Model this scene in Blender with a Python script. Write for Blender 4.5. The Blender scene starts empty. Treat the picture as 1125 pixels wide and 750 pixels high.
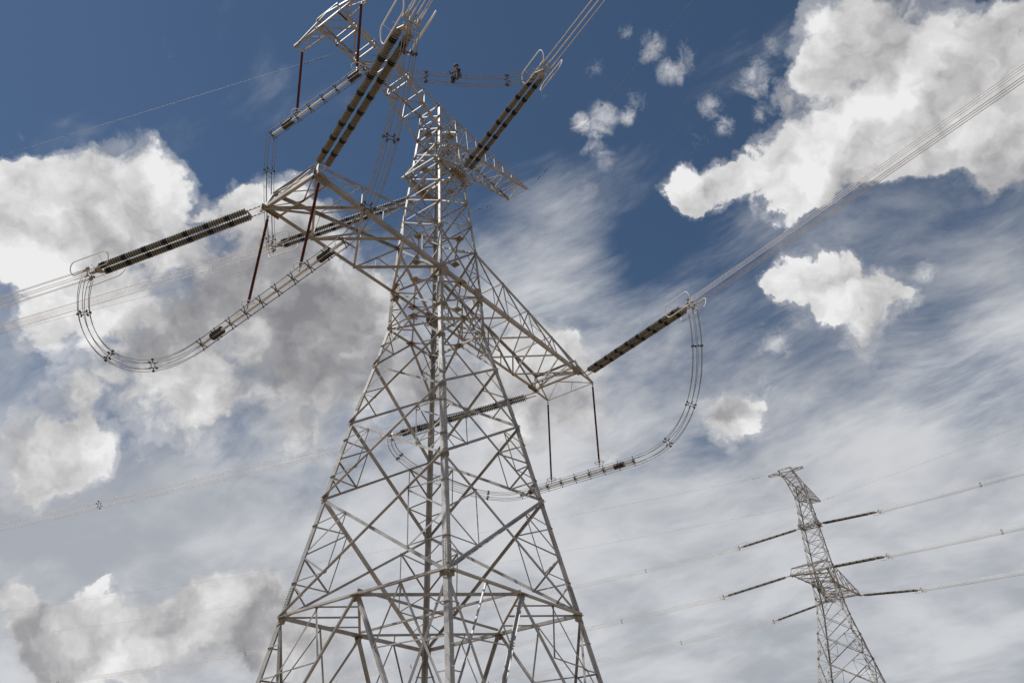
import bpy, bmesh, math, random
from mathutils import Vector, Matrix
scene = bpy.context.scene
# ------------------------------------------------------------------ camera, sun, exposure
EYE = 1.6
cam = bpy.data.cameras.new('camera'); cam_ob = bpy.data.objects.new('camera', cam)
scene.collection.objects.link(cam_ob); scene.camera = cam_ob
cam.sensor_width = 36.0; cam.lens = 36.0*857.1/1125.0; cam.clip_start = .1; cam.clip_end = 20000
cam_ob.location = (0, 0, EYE)
PITCH, ROLL = 0.58939, -0.05734
cam_ob.rotation_mode = 'XYZ'
cam_ob.rotation_euler = (Matrix.Rotation(math.pi/2+PITCH, 3, 'X') @ Matrix.Rotation(ROLL, 3, 'Z')).to_euler()
SUN_AZ, SUN_EL = math.radians(-100), math.radians(60)      # compass bearing from +Y, clockwise
SUN_DIR = (math.sin(SUN_AZ)*math.cos(SUN_EL), math.cos(SUN_AZ)*math.cos(SUN_EL), math.sin(SUN_EL))
SUN_ROT = SUN_AZ
SKY_STRENGTH = .10
CL = 9.0                                                    # radiance of white cloud against the Nishita air
VEIL_ROT = 28
VEIL_LUMPS = [(7.5, 43, 7, .15), (3, 39, 7, .12), (0, 36, 9, .08), (12.5, 39, 5, -.16), (17, 40, 6, -.1), (37, 34, 9, -.02), (19, 35, 6, -.12), (34, 25, 7, -.16), (15, 25, 4, -.10), (-23, 27, 5, -.12), (-33, 27, 7, -.16), (-27, 17, 11, .16), (-20, 24, 8, .08), (8, 53, 10, -.2), (38, 30, 5, .1)]
sun = bpy.data.lights.new('sun', 'SUN'); sun.energy = 4.8; sun.angle = math.radians(.5); sun.color = (1, .95, .88)
sun_ob = bpy.data.objects.new('sun', sun); scene.collection.objects.link(sun_ob)
sun_ob.rotation_euler = Vector(SUN_DIR).to_track_quat('Z', 'Y').to_euler()
sun_ob.location = (0, 0, 100)
scene.view_settings.view_transform = 'Standard'; scene.view_settings.look = 'None'
scene.view_settings.exposure = 0.0; scene.view_settings.gamma = 1.0
SCRAPS=[(17.65, 52.67, 2.77, 0.42), (18.84, 50.6, 2.45, 0.42), (14.88, 49.17, 2.52, 0.4), (11.35, 48.77, 2.73, 0.52), (13.72, 48.55, 2.03, 0.5), (8.9, 48.77, 1.72, 0.45), (21.9, 47.54, 2.43, 0.46), (22.74, 46.25, 1.94, 0.42), (26.42, 45.88, 2.35, 0.38), (11.28, 52.17, 2.35, 0.3), (19.48, 46.06, 2.48, 0.25), (10.27, 46.38, 2.93, 0.3), (8.82, 43.98, 2.97, 0.27), (26.86, 48.29, 3.49, 0.4), (29.02, 46.35, 3.05, 0.44), (29.16, 49.15, 2.67, 0.33), (31.15, 44.67, 2.98, 0.4), (15.54, 53.94, 1.8, 0.33), (21.59, 51.23, 3.21, 0.25), (5.31, 50.67, 1.72, 0.3), (33.64, 32.14, 2.08, 0.35), (31.94, 30.5, 2.12, 0.4), (21.73, 30.91, 2.72, 0.42), (27.55, 27.69, 2.94, 0.36), (24.19, 31.82, 3.12, 0.3), (20.02, 27.56, 2.74, 0.3), (15.77, 27.7, 2.02, 0.34), (5.77, 30.35, 3.56, 0.35), (7.7, 27.82, 3.52, 0.34), (6.55, 24.98, 3.51, 0.3), (38.21, 36.7, 2.65, 0.34), (-34.32, 49.9, 2.2, 0.22), (-23.26, 29.18, 4.05, 0.35), (-28.88, 25.3, 3.73, 0.34), (-29.45, 20.5, 4.33, 0.25), (-11.73, 16.85, 3.36, 0.28), (-16.94, 17.95, 3.27, 0.28), (-42.83, 41.54, 1.93, 0.2)]
CLOUDS=[(-36.85, 41.22, 2.47, 1, 0.1),(-39.02, 38.99, 3.22, 1, 0.08),(-33.71, 41.54, 3.13, 1, 0.2),(-30.29, 40.23, 2.93, 1, 0.4),(-33.71, 37.5, 3.41, 1, 0.6),
(-38.75, 35.13, 3.75, 1, 0.15),(-26.24, 36.35, 4.26, 1, 0.7),(-41.28, 38.2, 1.81, 1, 0.05),(-31.4, 42.46, 1.84, 1, 0.05),(-24.96, 41.98, 2.06, 1, 0.05),
(-21.28, 41.95, 2.36, 1, 0.2),(-21.38, 38.41, 3.77, 1, 0.6),(-18.16, 40.76, 3.18, 1, 0.5),(-16.33, 36.41, 4.52, 1, 1),(-20.47, 33.37, 5.05, 1, 1),
(-14.36, 32.64, 3.9, 1, 0.9),(-11.56, 36.75, 2.3, 0.9, 0.3),(-34.71, 32.62, 3.34, 1, 0.15),(-30.74, 32.31, 3.48, 1, 0.35),(-26.11, 31.3, 3.62, 1, 0.3),
(-37.3, 29.55, 2.12, 0.8, 0.1),(-30.81, 28.0, 3.13, 0.9, 0.3),(-26.25, 27.52, 2.96, 0.9, 0.4),(-21.8, 28.73, 3.08, 0.9, 0.5),(-16.15, 28.61, 3.83, 0.9, 0.7),
(-9.72, 32.2, 3.3, 1, 0.8),(-6.59, 30.92, 3.31, 0.9, 0.6),(2.12, 32.78, 2.53, 1, 0.1),(4.22, 31.69, 1.6, 0.9, 0.05),(-0.31, 32.11, 3.33, 1, 0.3),
(2.57, 29.27, 3.64, 1, 0.8),(5.48, 28.04, 2.63, 0.8, 0.7),(-1.65, 28.83, 3.31, 0.9, 0.6),(0.8, 26.07, 2.63, 0.7, 0.5),(-36.01, 24.02, 2.5, 1, 0.35),
(-33.68, 23.61, 2.57, 1, 0.3),(-31.59, 24.26, 1.54, 0.8, 0.05),(-34.16, 21.53, 2.09, 0.7, 0.4),(-32.84, 27.6, 2.22, 0.5, 0.1),(-23.73, 24.76, 2.99, 0.3, 0.1),
(-32.28, 13.14, 2.47, 1, 0.4),(-29.69, 12.81, 2.29, 1, 0.3),(-27.25, 13.48, 2.11, 1, 0.2),(-25.69, 11.19, 2.08, 1, 0.3),(-30.11, 10.5, 2.95, 1, 0.7),
(-11.38, 11.05, 3.44, 0.7, 0.8),(-25.38, 14.95, 1.42, 0.9, 0.1),(-18.49, 13.27, 2.55, 1, 0.6),(-22.86, 15.09, 1.95, 1, 0.2),(-20.88, 15.46, 1.99, 1, 0.3),
(-18.58, 16.12, 2.04, 1, 0.3),(-24.01, 13.65, 2.18, 1, 0.5),(-20.44, 12.68, 3.33, 1, 0.65),(-17.01, 13.3, 2.86, 0.8, 0.55),(-14.44, 11.63, 3.42, 0.7, 0.55),
(-33.18, 14.61, 0.99, 0.9, 0.1),(-27.73, 15.61, 1.18, 0.7, 0.1),(43.98, 42.8, 5.42, 1, 0.22),(38.57, 43.6, 4.74, 1, 0.3),(36.98, 48.75, 3.19, 1, 0.3),
(43.54, 37.93, 3.45, 1, 0.6),(34.89, 42.61, 4.11, 1, 0.15),(30.04, 42.48, 3.45, 1, 0.25),(25.8, 42.19, 2.98, 1, 0.15),(20.85, 42.51, 2.34, 1, 0.1),
(17.73, 42.22, 1.57, 1, 0.0),(36.49, 40.02, 2.7, 1, 0.15),(31.27, 40.1, 2.28, 1, 0.15),(26.89, 40.89, 2.08, 1, 0.2),(40.18, 38.99, 2.59, 0.9, 0.5),
(41.76, 35.99, 1.51, 0.9, 0.5),(33.43, 47.97, 1.93, 0.6, 0.05),(33.02, 46.54, 1.34, 0.4, 0),(25.57, 35.25, 2.04, 0.75, 0.05),(26.52, 33.28, 2.14, 0.8, 0.12),
(29.2, 32.87, 2.08, 0.75, 0.15),(31.24, 31.18, 1.69, 0.6, 0.12),(32.78, 30.91, 1.0, 0.5, 0.05),(27.69, 30.22, 1.86, 0.7, 0.2),(27.87, 28.56, 1.39, 0.45, 0.25),
(24.13, 34.59, 1.22, 0.6, 0.0),(28.57, 34.82, 1.17, 0.5, 0.0),(17.43, 26.88, 2.0, 0.9, 0.0),(16.79, 26.02, 1.75, 0.6, 0.05),(18.63, 25.56, 1.36, 0.7, 0.0),
(21.37, 30.93, 1.85, 0.34, 0),(19.61, 31.18, 1.5, 0.26, 0),(32.79, 32.44, 1.67, 0.35, 0),(24.19, 31.82, 1.81, 0.3, 0),(16.47, 27.58, 1.51, 0.3, 0)]
def build_sky():
    world = bpy.data.worlds.new("World"); scene.world = world; world.use_nodes = True
    nt = world.node_tree; nt.nodes.clear(); N = nt.nodes.new; LK = nt.links.new
    def inp(sock, val):
        if hasattr(val, 'is_output'): LK(val, sock)
        else: sock.default_value = val
    def M(op, a, b=0.0, c=0.0, clamp=False):
        n = N('ShaderNodeMath'); n.operation = op; n.use_clamp = clamp
        inp(n.inputs[0], a); inp(n.inputs[1], b); inp(n.inputs[2], c); return n.outputs[0]
    def V(op, a, b=(0, 0, 0), s=None):
        n = N('ShaderNodeVectorMath'); n.operation = op
        inp(n.inputs[0], a)
        if op != 'SCALE': inp(n.inputs[1], b)
        if s is not None: inp(n.inputs['Scale'], s)
        return n.outputs['Value'] if op in ('DISTANCE', 'LENGTH', 'DOT_PRODUCT') else n.outputs['Vector']
    def MR(x, a, b, c=0.0, d=1.0, smooth=True):
        n = N('ShaderNodeMapRange'); n.interpolation_type = 'SMOOTHSTEP' if smooth else 'LINEAR'
        inp(n.inputs['Value'], x); inp(n.inputs['From Min'], a); inp(n.inputs['From Max'], b)
        inp(n.inputs['To Min'], c); inp(n.inputs['To Max'], d); return n.outputs['Result']
    def NO(vec, scale, detail=6, rough=.55, dist=0.0, lac=2.0):
        n = N('ShaderNodeTexNoise'); n.noise_dimensions = '3D'
        LK(vec, n.inputs['Vector']); n.inputs['Scale'].default_value = scale
        n.inputs['Detail'].default_value = detail; n.inputs['Roughness'].default_value = rough
        n.inputs['Distortion'].default_value = dist; n.inputs['Lacunarity'].default_value = lac
        return n
    def MIX(f, a, b):
        n = N('ShaderNodeMix'); n.data_type = 'RGBA'; inp(n.inputs[0], f)
        for s, v in ((n.inputs[6], a), (n.inputs[7], b)):
            if hasattr(v, 'is_output'): LK(v, s)
            else: s.default_value = (*v, 1)
        return n.outputs[2]
    tc = N('ShaderNodeTexCoord'); d = V('NORMALIZE', tc.outputs['Generated'])
    sep = N('ShaderNodeSeparateXYZ'); LK(d, sep.inputs[0]); dz = sep.outputs['Z']
    # ---- cumulus: lumps of cloud at fixed compass bearings, edges broken by turbulence
    w1 = V('SCALE', V('SUBTRACT', NO(d, 7, 3, .5).outputs['Color'], (.5, .5, .5)), s=.085)
    w2 = V('SCALE', V('SUBTRACT', NO(d, 26, 5, .6).outputs['Color'], (.5, .5, .5)), s=.045)
    dw = V('ADD', V('ADD', d, w1), w2)
    tot = None; thick = None
    for az, el, r, w, t in CLOUDS:
        a, e = math.radians(az), math.radians(el)
        c = (math.sin(a)*math.cos(e), math.cos(a)*math.cos(e), math.sin(e))
        R = 2*math.sin(math.radians(r)/2)*(1.5 if r > 2 else 1.75)
        x = MR(V('DISTANCE', dw, c), R, 0.0, 0.0, w)
        tot = x if tot is None else M('ADD', tot, x)
        if t > 0: thick = M('MULTIPLY', x, t) if thick is None else M('MULTIPLY_ADD', x, t, thick)
    # a few more anywhere else in the sky, so that the whole dome is alike
    far = MR(NO(d, 2.3, 2, .5).outputs['Fac'], .56, .66, 0, .9)
    ahead = MR(V('DOT_PRODUCT', d, (-.0, .829, .559)), .72, .80, 1.0, 0.0)
    tot = M('ADD', tot, M('MULTIPLY', far, ahead))
    tot = M('MULTIPLY', tot, MR(dz, .0, .08))
    # billows and turbulence
    def puff(vec):
        q = NO(vec, 30, 2.5, .5).outputs['Fac']
        return M('ABSOLUTE', M('MULTIPLY', M('SUBTRACT', q, .5), 2.0))
    bil = puff(dw)
    vo = N('ShaderNodeTexVoronoi'); vo.feature = 'F1'; LK(V('ADD', d, w2), vo.inputs['Vector']); vo.inputs['Scale'].default_value = 15
    vo.inputs['Detail'].default_value = 2.5; vo.inputs['Roughness'].default_value = .5; vo.inputs['Lacunarity'].default_value = 2.4
    lobe = M('SUBTRACT', .56, vo.outputs['Distance'])
    n1 = NO(dw, 13, 9, .60).outputs['Fac']
    det = M('ADD', M('MULTIPLY', M('SUBTRACT', n1, .5), 1.30), M('ADD', M('MULTIPLY', M('SUBTRACT', bil, .25), .34), M('MULTIPLY', lobe, .72)))
    F = M('ADD', M('MINIMUM', tot, 1.6), M('MULTIPLY', det, MR(tot, .0, .15)))
    loose = MR(NO(d, 5, 2, .5).outputs['Fac'], .42, .62)
    th0 = M('DIVIDE', thick, M('ADD', tot, .15))
    alpha = MR(F, .22, M('ADD', .40, M('ADD', M('MULTIPLY', loose, .42), M('MULTIPLY', th0, .55))))
    wisp = M('MULTIPLY', M('MULTIPLY', MR(F, .02, .40), .35), MR(tot, .02, .25))
    alpha = M('MAXIMUM', alpha, wisp)
    # torn scraps of cloud drifting beside the big ones
    rag = None
    for az, el, r, w in SCRAPS:
        a, e = math.radians(az), math.radians(el)
        c = (math.sin(a)*math.cos(e), math.cos(a)*math.cos(e), math.sin(e))
        x = MR(V('DISTANCE', d, c), 2*math.sin(math.radians(r)/2), 0.0, 0.0, w)
        rag = x if rag is None else M('MAXIMUM', rag, x)
    rn = NO(dw, 17, 9, .66, .3).outputs['Fac']
    scrap = M('MULTIPLY', MR(M('ADD', rn, rag), .74, 1.12), .92)
    scrap = M('MULTIPLY', scrap, MR(rag, 0, .08))
    alpha = M('MAXIMUM', alpha, scrap)
    # relief: the turbulence compared with itself a little way towards the sun
    def soft(vec): return NO(vec, 9.5, 4, .52).outputs['Fac']
    rel = M('SUBTRACT', soft(dw), soft(V('ADD', dw, (SUN_DIR[0]*.03, SUN_DIR[1]*.03, SUN_DIR[2]*.03))))
    th = M('DIVIDE', thick, M('ADD', tot, .15))            # mean depth of the lumps here
    depth = M('MULTIPLY', MR(F, .30, 1.2, .80, 1.0), M('MULTIPLY_ADD', th, .70, .03))
    lum = M('SUBTRACT', .97, M('MULTIPLY', depth, 1.0))
    lum = M('ADD', lum, M('MULTIPLY', rel, 2.0))
    lum = M('ADD', lum, M('ADD', M('MULTIPLY', M('SUBTRACT', bil, .25), .15), M('MULTIPLY', lobe, .22)))
    lum = M('ADD', lum, M('MULTIPLY', M('SUBTRACT', n1, .5), .45), clamp=True)
    cr = N('ShaderNodeValToRGB'); LK(lum, cr.inputs[0]); e = cr.color_ramp.elements
    def col(c): return (c[0]*CL, c[1]*CL, c[2]*CL, 1)
    e[0].position = 0.0; e[0].color = col((.26, .26, .28))
    e[1].position = 1.0; e[1].color = col((.94, .94, .94))
    m = e.new(.32); m.color = col((.40, .40, .415))
    m = e.new(.62); m.color = col((.64, .635, .64))
    # ---- high veil: streaks on a flat layer far above
    pl = V('SCALE', d, s=M('DIVIDE', 1.0, M('ADD', dz, .30)))
    def combed(rot, sc):
        r_ = N('ShaderNodeMapping'); LK(plw, r_.inputs['Vector']); r_.inputs['Rotation'].default_value = (0, 0, math.radians(rot))
        return V('MULTIPLY', r_.outputs[0], sc)
    plw = V('ADD', pl, V('SCALE', V('SUBTRACT', NO(pl, 2.2, 2, .5).outputs['Color'], (.5, .5, .5)), s=.22))
    va = NO(combed(VEIL_ROT, (.9, 1.8, 1)), 2.8, 8, .60, .1).outputs['Fac']
    vb = NO(combed(VEIL_ROT+14, (1, 1.8, 1)), 6, 7, .62, .1).outputs['Fac']
    big = NO(plw, 2.6, 4, .55, .1).outputs['Fac']
    v = M('ADD', M('MULTIPLY', va, .40), M('ADD', M('MULTIPLY', vb, .22), M('MULTIPLY', big, .38)))
    fib = NO(combed(VEIL_ROT+8, (1, 2.6, 1)), 16, 6, .62, 0).outputs['Fac']
    v = M('MULTIPLY_ADD', M('SUBTRACT', v, .5), 1.45, .5)
    v = M('MULTIPLY_ADD', M('SUBTRACT', fib, .5), .28, v)
    bias = MR(dz, .20, .74, .72, -.15, smooth=False)
    for az, el, r, amt in VEIL_LUMPS:
        a, el_ = math.radians(az), math.radians(el)
        c = (math.sin(a)*math.cos(el_), math.cos(a)*math.cos(el_), math.sin(el_))
        bias = M('ADD', bias, MR(V('DISTANCE', d, c), 2*math.sin(math.radians(r)/2), 0, 0, amt))
    veil = MR(M('ADD', v, bias), .40, .98, 0, .92)
    vc = MIX(MR(M('ADD', M('MULTIPLY', vb, .3), M('MULTIPLY', big, .7)), .36, .64), tuple(x*CL for x in (.46, .48, .52)), tuple(x*CL for x in (.74, .75, .77)))
    # ---- air
    sky = N('ShaderNodeTexSky'); sky.sky_type = 'NISHITA'; sky.sun_disc = False
    sky.sun_elevation = SUN_EL; sky.sun_rotation = SUN_ROT
    sky.air_density = 1.0; sky.dust_density = .35; sky.ozone_density = 2.2; sky.altitude = 1200
    sk = N('ShaderNodeMix'); sk.data_type = 'RGBA'; sk.blend_type = 'MULTIPLY'; sk.inputs[0].default_value = 1
    LK(sky.outputs[0], sk.inputs[6]); sk.inputs[7].default_value = (.62, .68, .68, 1)
    c1 = MIX(veil, sk.outputs[2], vc)
    c2 = MIX(alpha, c1, cr.outputs[0])
    bg = N('ShaderNodeBackground'); LK(c2, bg.inputs[0]); bg.inputs[1].default_value = SKY_STRENGTH
    out = N('ShaderNodeOutputWorld'); LK(bg.outputs[0], out.inputs[0])
    world.cycles.sampling_method = 'MANUAL'; world.cycles.sample_map_resolution = 512
    scene.cycles.use_adaptive_sampling = True; scene.cycles.adaptive_threshold = .015; scene.cycles.adaptive_min_samples = 20
build_sky()
# ------------------------------------------------------------------ materials
def mat(name, base, rough=.5, metal=0.0, var=.0, scale=3.0, bump=0.0, bscale=30):
    m = bpy.data.materials.new(name); m.use_nodes = True
    nt = m.node_tree; b = nt.nodes['Principled BSDF']
    b.inputs['Roughness'].default_value = rough; b.inputs['Metallic'].default_value = metal
    tc = nt.nodes.new('ShaderNodeTexCoord')
    if var:
        n = nt.nodes.new('ShaderNodeTexNoise'); n.inputs['Scale'].default_value = scale; n.inputs['Detail'].default_value = 5
        nt.links.new(tc.outputs['Object'], n.inputs['Vector'])
        r = nt.nodes.new('ShaderNodeValToRGB'); nt.links.new(n.outputs['Fac'], r.inputs[0])
        e = r.color_ramp.elements
        e[0].position, e[1].position = .3, .7
        e[0].color = (*[c*(1-var) for c in base], 1); e[1].color = (*[min(1, c*(1+var)) for c in base], 1)
        oi = nt.nodes.new('ShaderNodeObjectInfo'); mr = nt.nodes.new('ShaderNodeMapRange'); nt.links.new(oi.outputs['Random'], mr.inputs['Value'])
        mr.inputs['To Min'].default_value = 1-var*.7; mr.inputs['To Max'].default_value = 1+var*.7
        n3 = nt.nodes.new('ShaderNodeTexNoise'); n3.inputs['Scale'].default_value = scale*9; n3.inputs['Detail'].default_value = 6; n3.inputs['Roughness'].default_value = .7
        nt.links.new(tc.outputs['Object'], n3.inputs['Vector'])
        m3 = nt.nodes.new('ShaderNodeMapRange'); nt.links.new(n3.outputs['Fac'], m3.inputs['Value']); m3.inputs['From Min'].default_value = .3; m3.inputs['From Max'].default_value = .7
        m3.inputs['To Min'].default_value = 1-var*.9; m3.inputs['To Max'].default_value = 1+var*.6
        mu = nt.nodes.new('ShaderNodeMath'); mu.operation = 'MULTIPLY'; nt.links.new(mr.outputs[0], mu.inputs[0]); nt.links.new(m3.outputs[0], mu.inputs[1])
        vm = nt.nodes.new('ShaderNodeVectorMath'); vm.operation = 'SCALE'; nt.links.new(r.outputs[0], vm.inputs[0]); nt.links.new(mu.outputs[0], vm.inputs['Scale'])
        nt.links.new(vm.outputs[0], b.inputs['Base Color'])
        q = nt.nodes.new('ShaderNodeMapRange'); nt.links.new(n.outputs['Fac'], q.inputs['Value'])
        q.inputs['To Min'].default_value = rough-.1; q.inputs['To Max'].default_value = min(1, rough+.12)
        nt.links.new(q.outputs[0], b.inputs['Roughness'])
    else:
        b.inputs['Base Color'].default_value = (*base, 1)
    if bump:
        n2 = nt.nodes.new('ShaderNodeTexNoise'); n2.inputs['Scale'].default_value = bscale; n2.inputs['Detail'].default_value = 6
        nt.links.new(tc.outputs['Object'], n2.inputs['Vector'])
        bp = nt.nodes.new('ShaderNodeBump'); bp.inputs['Strength'].default_value = bump; bp.inputs['Distance'].default_value = .05
        nt.links.new(n2.outputs['Fac'], bp.inputs['Height']); nt.links.new(bp.outputs[0], b.inputs['Normal'])
    return m
MAT = dict(
    steel=mat('galvanised steel', (.31, .31, .308), .50, .15, .26, .9),
    plate=mat('gusset steel', (.22, .185, .14), .65, .1, .25, 1.5),
    disc=mat('grey glazed disc', (.17, .165, .14), .25, 0, .25, 6),
    dark=mat('black glazed disc', (.012, .012, .013), .3, 0),
    rubber=mat('dark red silicone rubber', (.085, .018, .015), .5, 0),
    alu=mat('aluminium wire', (.62, .62, .62), .55, .0),
    wire=mat('weathered aluminium wire', (.20, .20, .195), .6, 0),
    fitting=mat('zinc fittings', (.30, .29, .27), .45, .5, .2, 4),
    cast=mat('cast iron', (.05, .048, .045), .6, .2, .2, 5),
    cloth=mat('dark work clothes', (.03, .033, .045), .85, 0, .3, 9),
    skin=mat('skin', (.22, .12, .08), .6),
    helmet=mat('dark helmet', (.03, .035, .05), .5),
    boot=mat('boots', (.02, .018, .015), .7),
    strap=mat('tan webbing strap', (.22, .15, .08), .8),
    concrete=mat('concrete', (.38, .36, .33), .85, 0, .12, 2, .3, 12),
    ground=mat('desert ground', (.23, .16, .10), .95, 0, .22, .05, .6, .8),
)
# ------------------------------------------------------------------ mesh helpers
class MB:
    def __init__(s): s.v = []; s.f = []; s.m = []
    def add(s, vs, fs, mi=0):
        b = len(s.v); s.v += [tuple(v) for v in vs]; s.f += [tuple(b+i for i in f) for f in fs]; s.m += [mi]*len(fs)
    def angle(s, p, q, w, n1, n2, t=None, mi=0):
        """an L-section steel bar from p to q: heel on the line, flanges of width w along n1 and n2"""
        p, q = Vector(p), Vector(q); a = (q-p)
        if a.length < 1e-4: return
        a.normalize(); n1 = Vector(n1); n1 = (n1-a*n1.dot(a)).normalized()
        n2 = Vector(n2); n2 = n2-a*n2.dot(a)-n1*n2.dot(n1)
        if n2.length < 1e-3: n2 = a.cross(n1)
        n2.normalize(); t = t or w*.12
        pr = [n1*0, n1*w, n1*w+n2*t, n1*t+n2*t, n1*t+n2*w, n2*w]
        vs = [p+o for o in pr]+[q+o for o in pr]
        fs = [(i, (i+1) % 6, 6+(i+1) % 6, 6+i) for i in range(6)]
        fs += [(0, 3, 2, 1), (0, 5, 4, 3), (6, 7, 8, 9), (6, 9, 10, 11)]
        s.add(vs, fs, mi)
    def tube(s, pts, r, seg=6, mi=0, closed=False, cap=True):
        pts = [Vector(p) for p in pts]; n = len(pts)
        up = Vector((0, 0, 1)); vs = []; prev = None
        for i, p in enumerate(pts):
            if closed: t = pts[(i+1) % n]-pts[i-1]
            else: t = pts[min(i+1, n-1)]-pts[max(i-1, 0)]
            t.normalize()
            if prev is None:
                x = t.cross(up)
                if x.length < .05: x = t.cross(Vector((1, 0, 0)))
            else: x = prev-t*prev.dot(t)
            x.normalize(); prev = x; y = t.cross(x)
            rr = r[i] if isinstance(r, (list, tuple)) else r
            vs += [p+x*math.cos(2*math.pi*k/seg)*rr+y*math.sin(2*math.pi*k/seg)*rr for k in range(seg)]
        fs = []
        for i in range(n if closed else n-1):
            j = (i+1) % n
            fs += [(i*seg+k, i*seg+(k+1) % seg, j*seg+(k+1) % seg, j*seg+k) for k in range(seg)]
        if cap and not closed: fs += [tuple(range(seg-1, -1, -1)), tuple((n-1)*seg+k for k in range(seg))]
        s.add(vs, fs, mi)
    def box(s, c, ax, ay, az, mi=0):
        """box with centre c and half-axis vectors"""
        c = Vector(c); ax, ay, az = Vector(ax), Vector(ay), Vector(az)
        vs = [c+ax*i+ay*j+az*k for i in (-1, 1) for j in (-1, 1) for k in (-1, 1)]
        s.add(vs, [(0, 1, 3, 2), (4, 6, 7, 5), (0, 4, 5, 1), (2, 3, 7, 6), (0, 2, 6, 4), (1, 5, 7, 3)], mi)
    def plate(s, c, n, poly, t=.02, mi=0):
        """flat plate round c with outline poly (list of vectors from c), thickness t along n"""
        c, n = Vector(c), Vector(n).normalized(); k = len(poly)
        vs = [c+Vector(p)-n*t/2 for p in poly]+[c+Vector(p)+n*t/2 for p in poly]
        s.add(vs, [tuple(range(k-1, -1, -1)), tuple(range(k, 2*k))]+[(i, (i+1) % k, k+(i+1) % k, k+i) for i in range(k)], mi)
    def lathe(s, p, axis, prof, seg=12, mi=0):
        """profile of (distance along axis, radius)"""
        p = Vector(p); a = Vector(axis).normalized(); x = a.orthogonal().normalized(); y = a.cross(x); vs = []
        for h, r in prof:
            vs += [p+a*h+(x*math.cos(2*math.pi*k/seg)+y*math.sin(2*math.pi*k/seg))*r for k in range(seg)]
        fs = [(i*seg+k, i*seg+(k+1) % seg, (i+1)*seg+(k+1) % seg, (i+1)*seg+k) for i in range(len(prof)-1) for k in range(seg)]
        fs += [tuple(range(seg-1, -1, -1)), tuple((len(prof)-1)*seg+k for k in range(seg))]
        s.add(vs, fs, mi)
    def build(s, name, mats, parent=None, smooth=False):
        me = bpy.data.meshes.new(name); me.from_pydata(s.v, [], s.f)
        for m in (mats if isinstance(mats, (list, tuple)) else [mats]): me.materials.append(MAT[m])
        me.polygons.foreach_set('material_index', s.m)
        if smooth: me.polygons.foreach_set('use_smooth', [True]*len(s.f))
        me.update(); bm = bmesh.new(); bm.from_mesh(me); bmesh.ops.recalc_face_normals(bm, faces=bm.faces); bm.to_mesh(me); bm.free()
        o = bpy.data.objects.new(name, me); scene.collection.objects.link(o)
        if parent: o.parent = parent
        return o
def thing(name, label, cat, loc=(0, 0, 0), group=None, rot=None):
    o = bpy.data.objects.new(name, None); scene.collection.objects.link(o)
    o.location = loc; o.empty_display_size = .5
    if rot is not None: o.rotation_euler = rot
    o['label'] = label; o['category'] = cat
    if group: o['group'] = group
    return o
def bez(p0, p1, p2, p3, n):
    p0, p1, p2, p3 = map(Vector, (p0, p1, p2, p3)); out = []
    for i in range(n+1):
        t = i/n; u = 1-t; out.append(p0*u**3+p1*3*u*u*t+p2*3*u*t*t+p3*t**3)
    return out
# ------------------------------------------------------------------ ground
gb = MB(); G = 60
def gh(x, y): return 0.0
gb.add([(-9000, -9000, 0), (9000, -9000, 0), (9000, 9000, 0), (-9000, 9000, 0)], [(0, 1, 2, 3)])
go = gb.build('ground', 'ground'); go['kind'] = 'structure'
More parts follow.
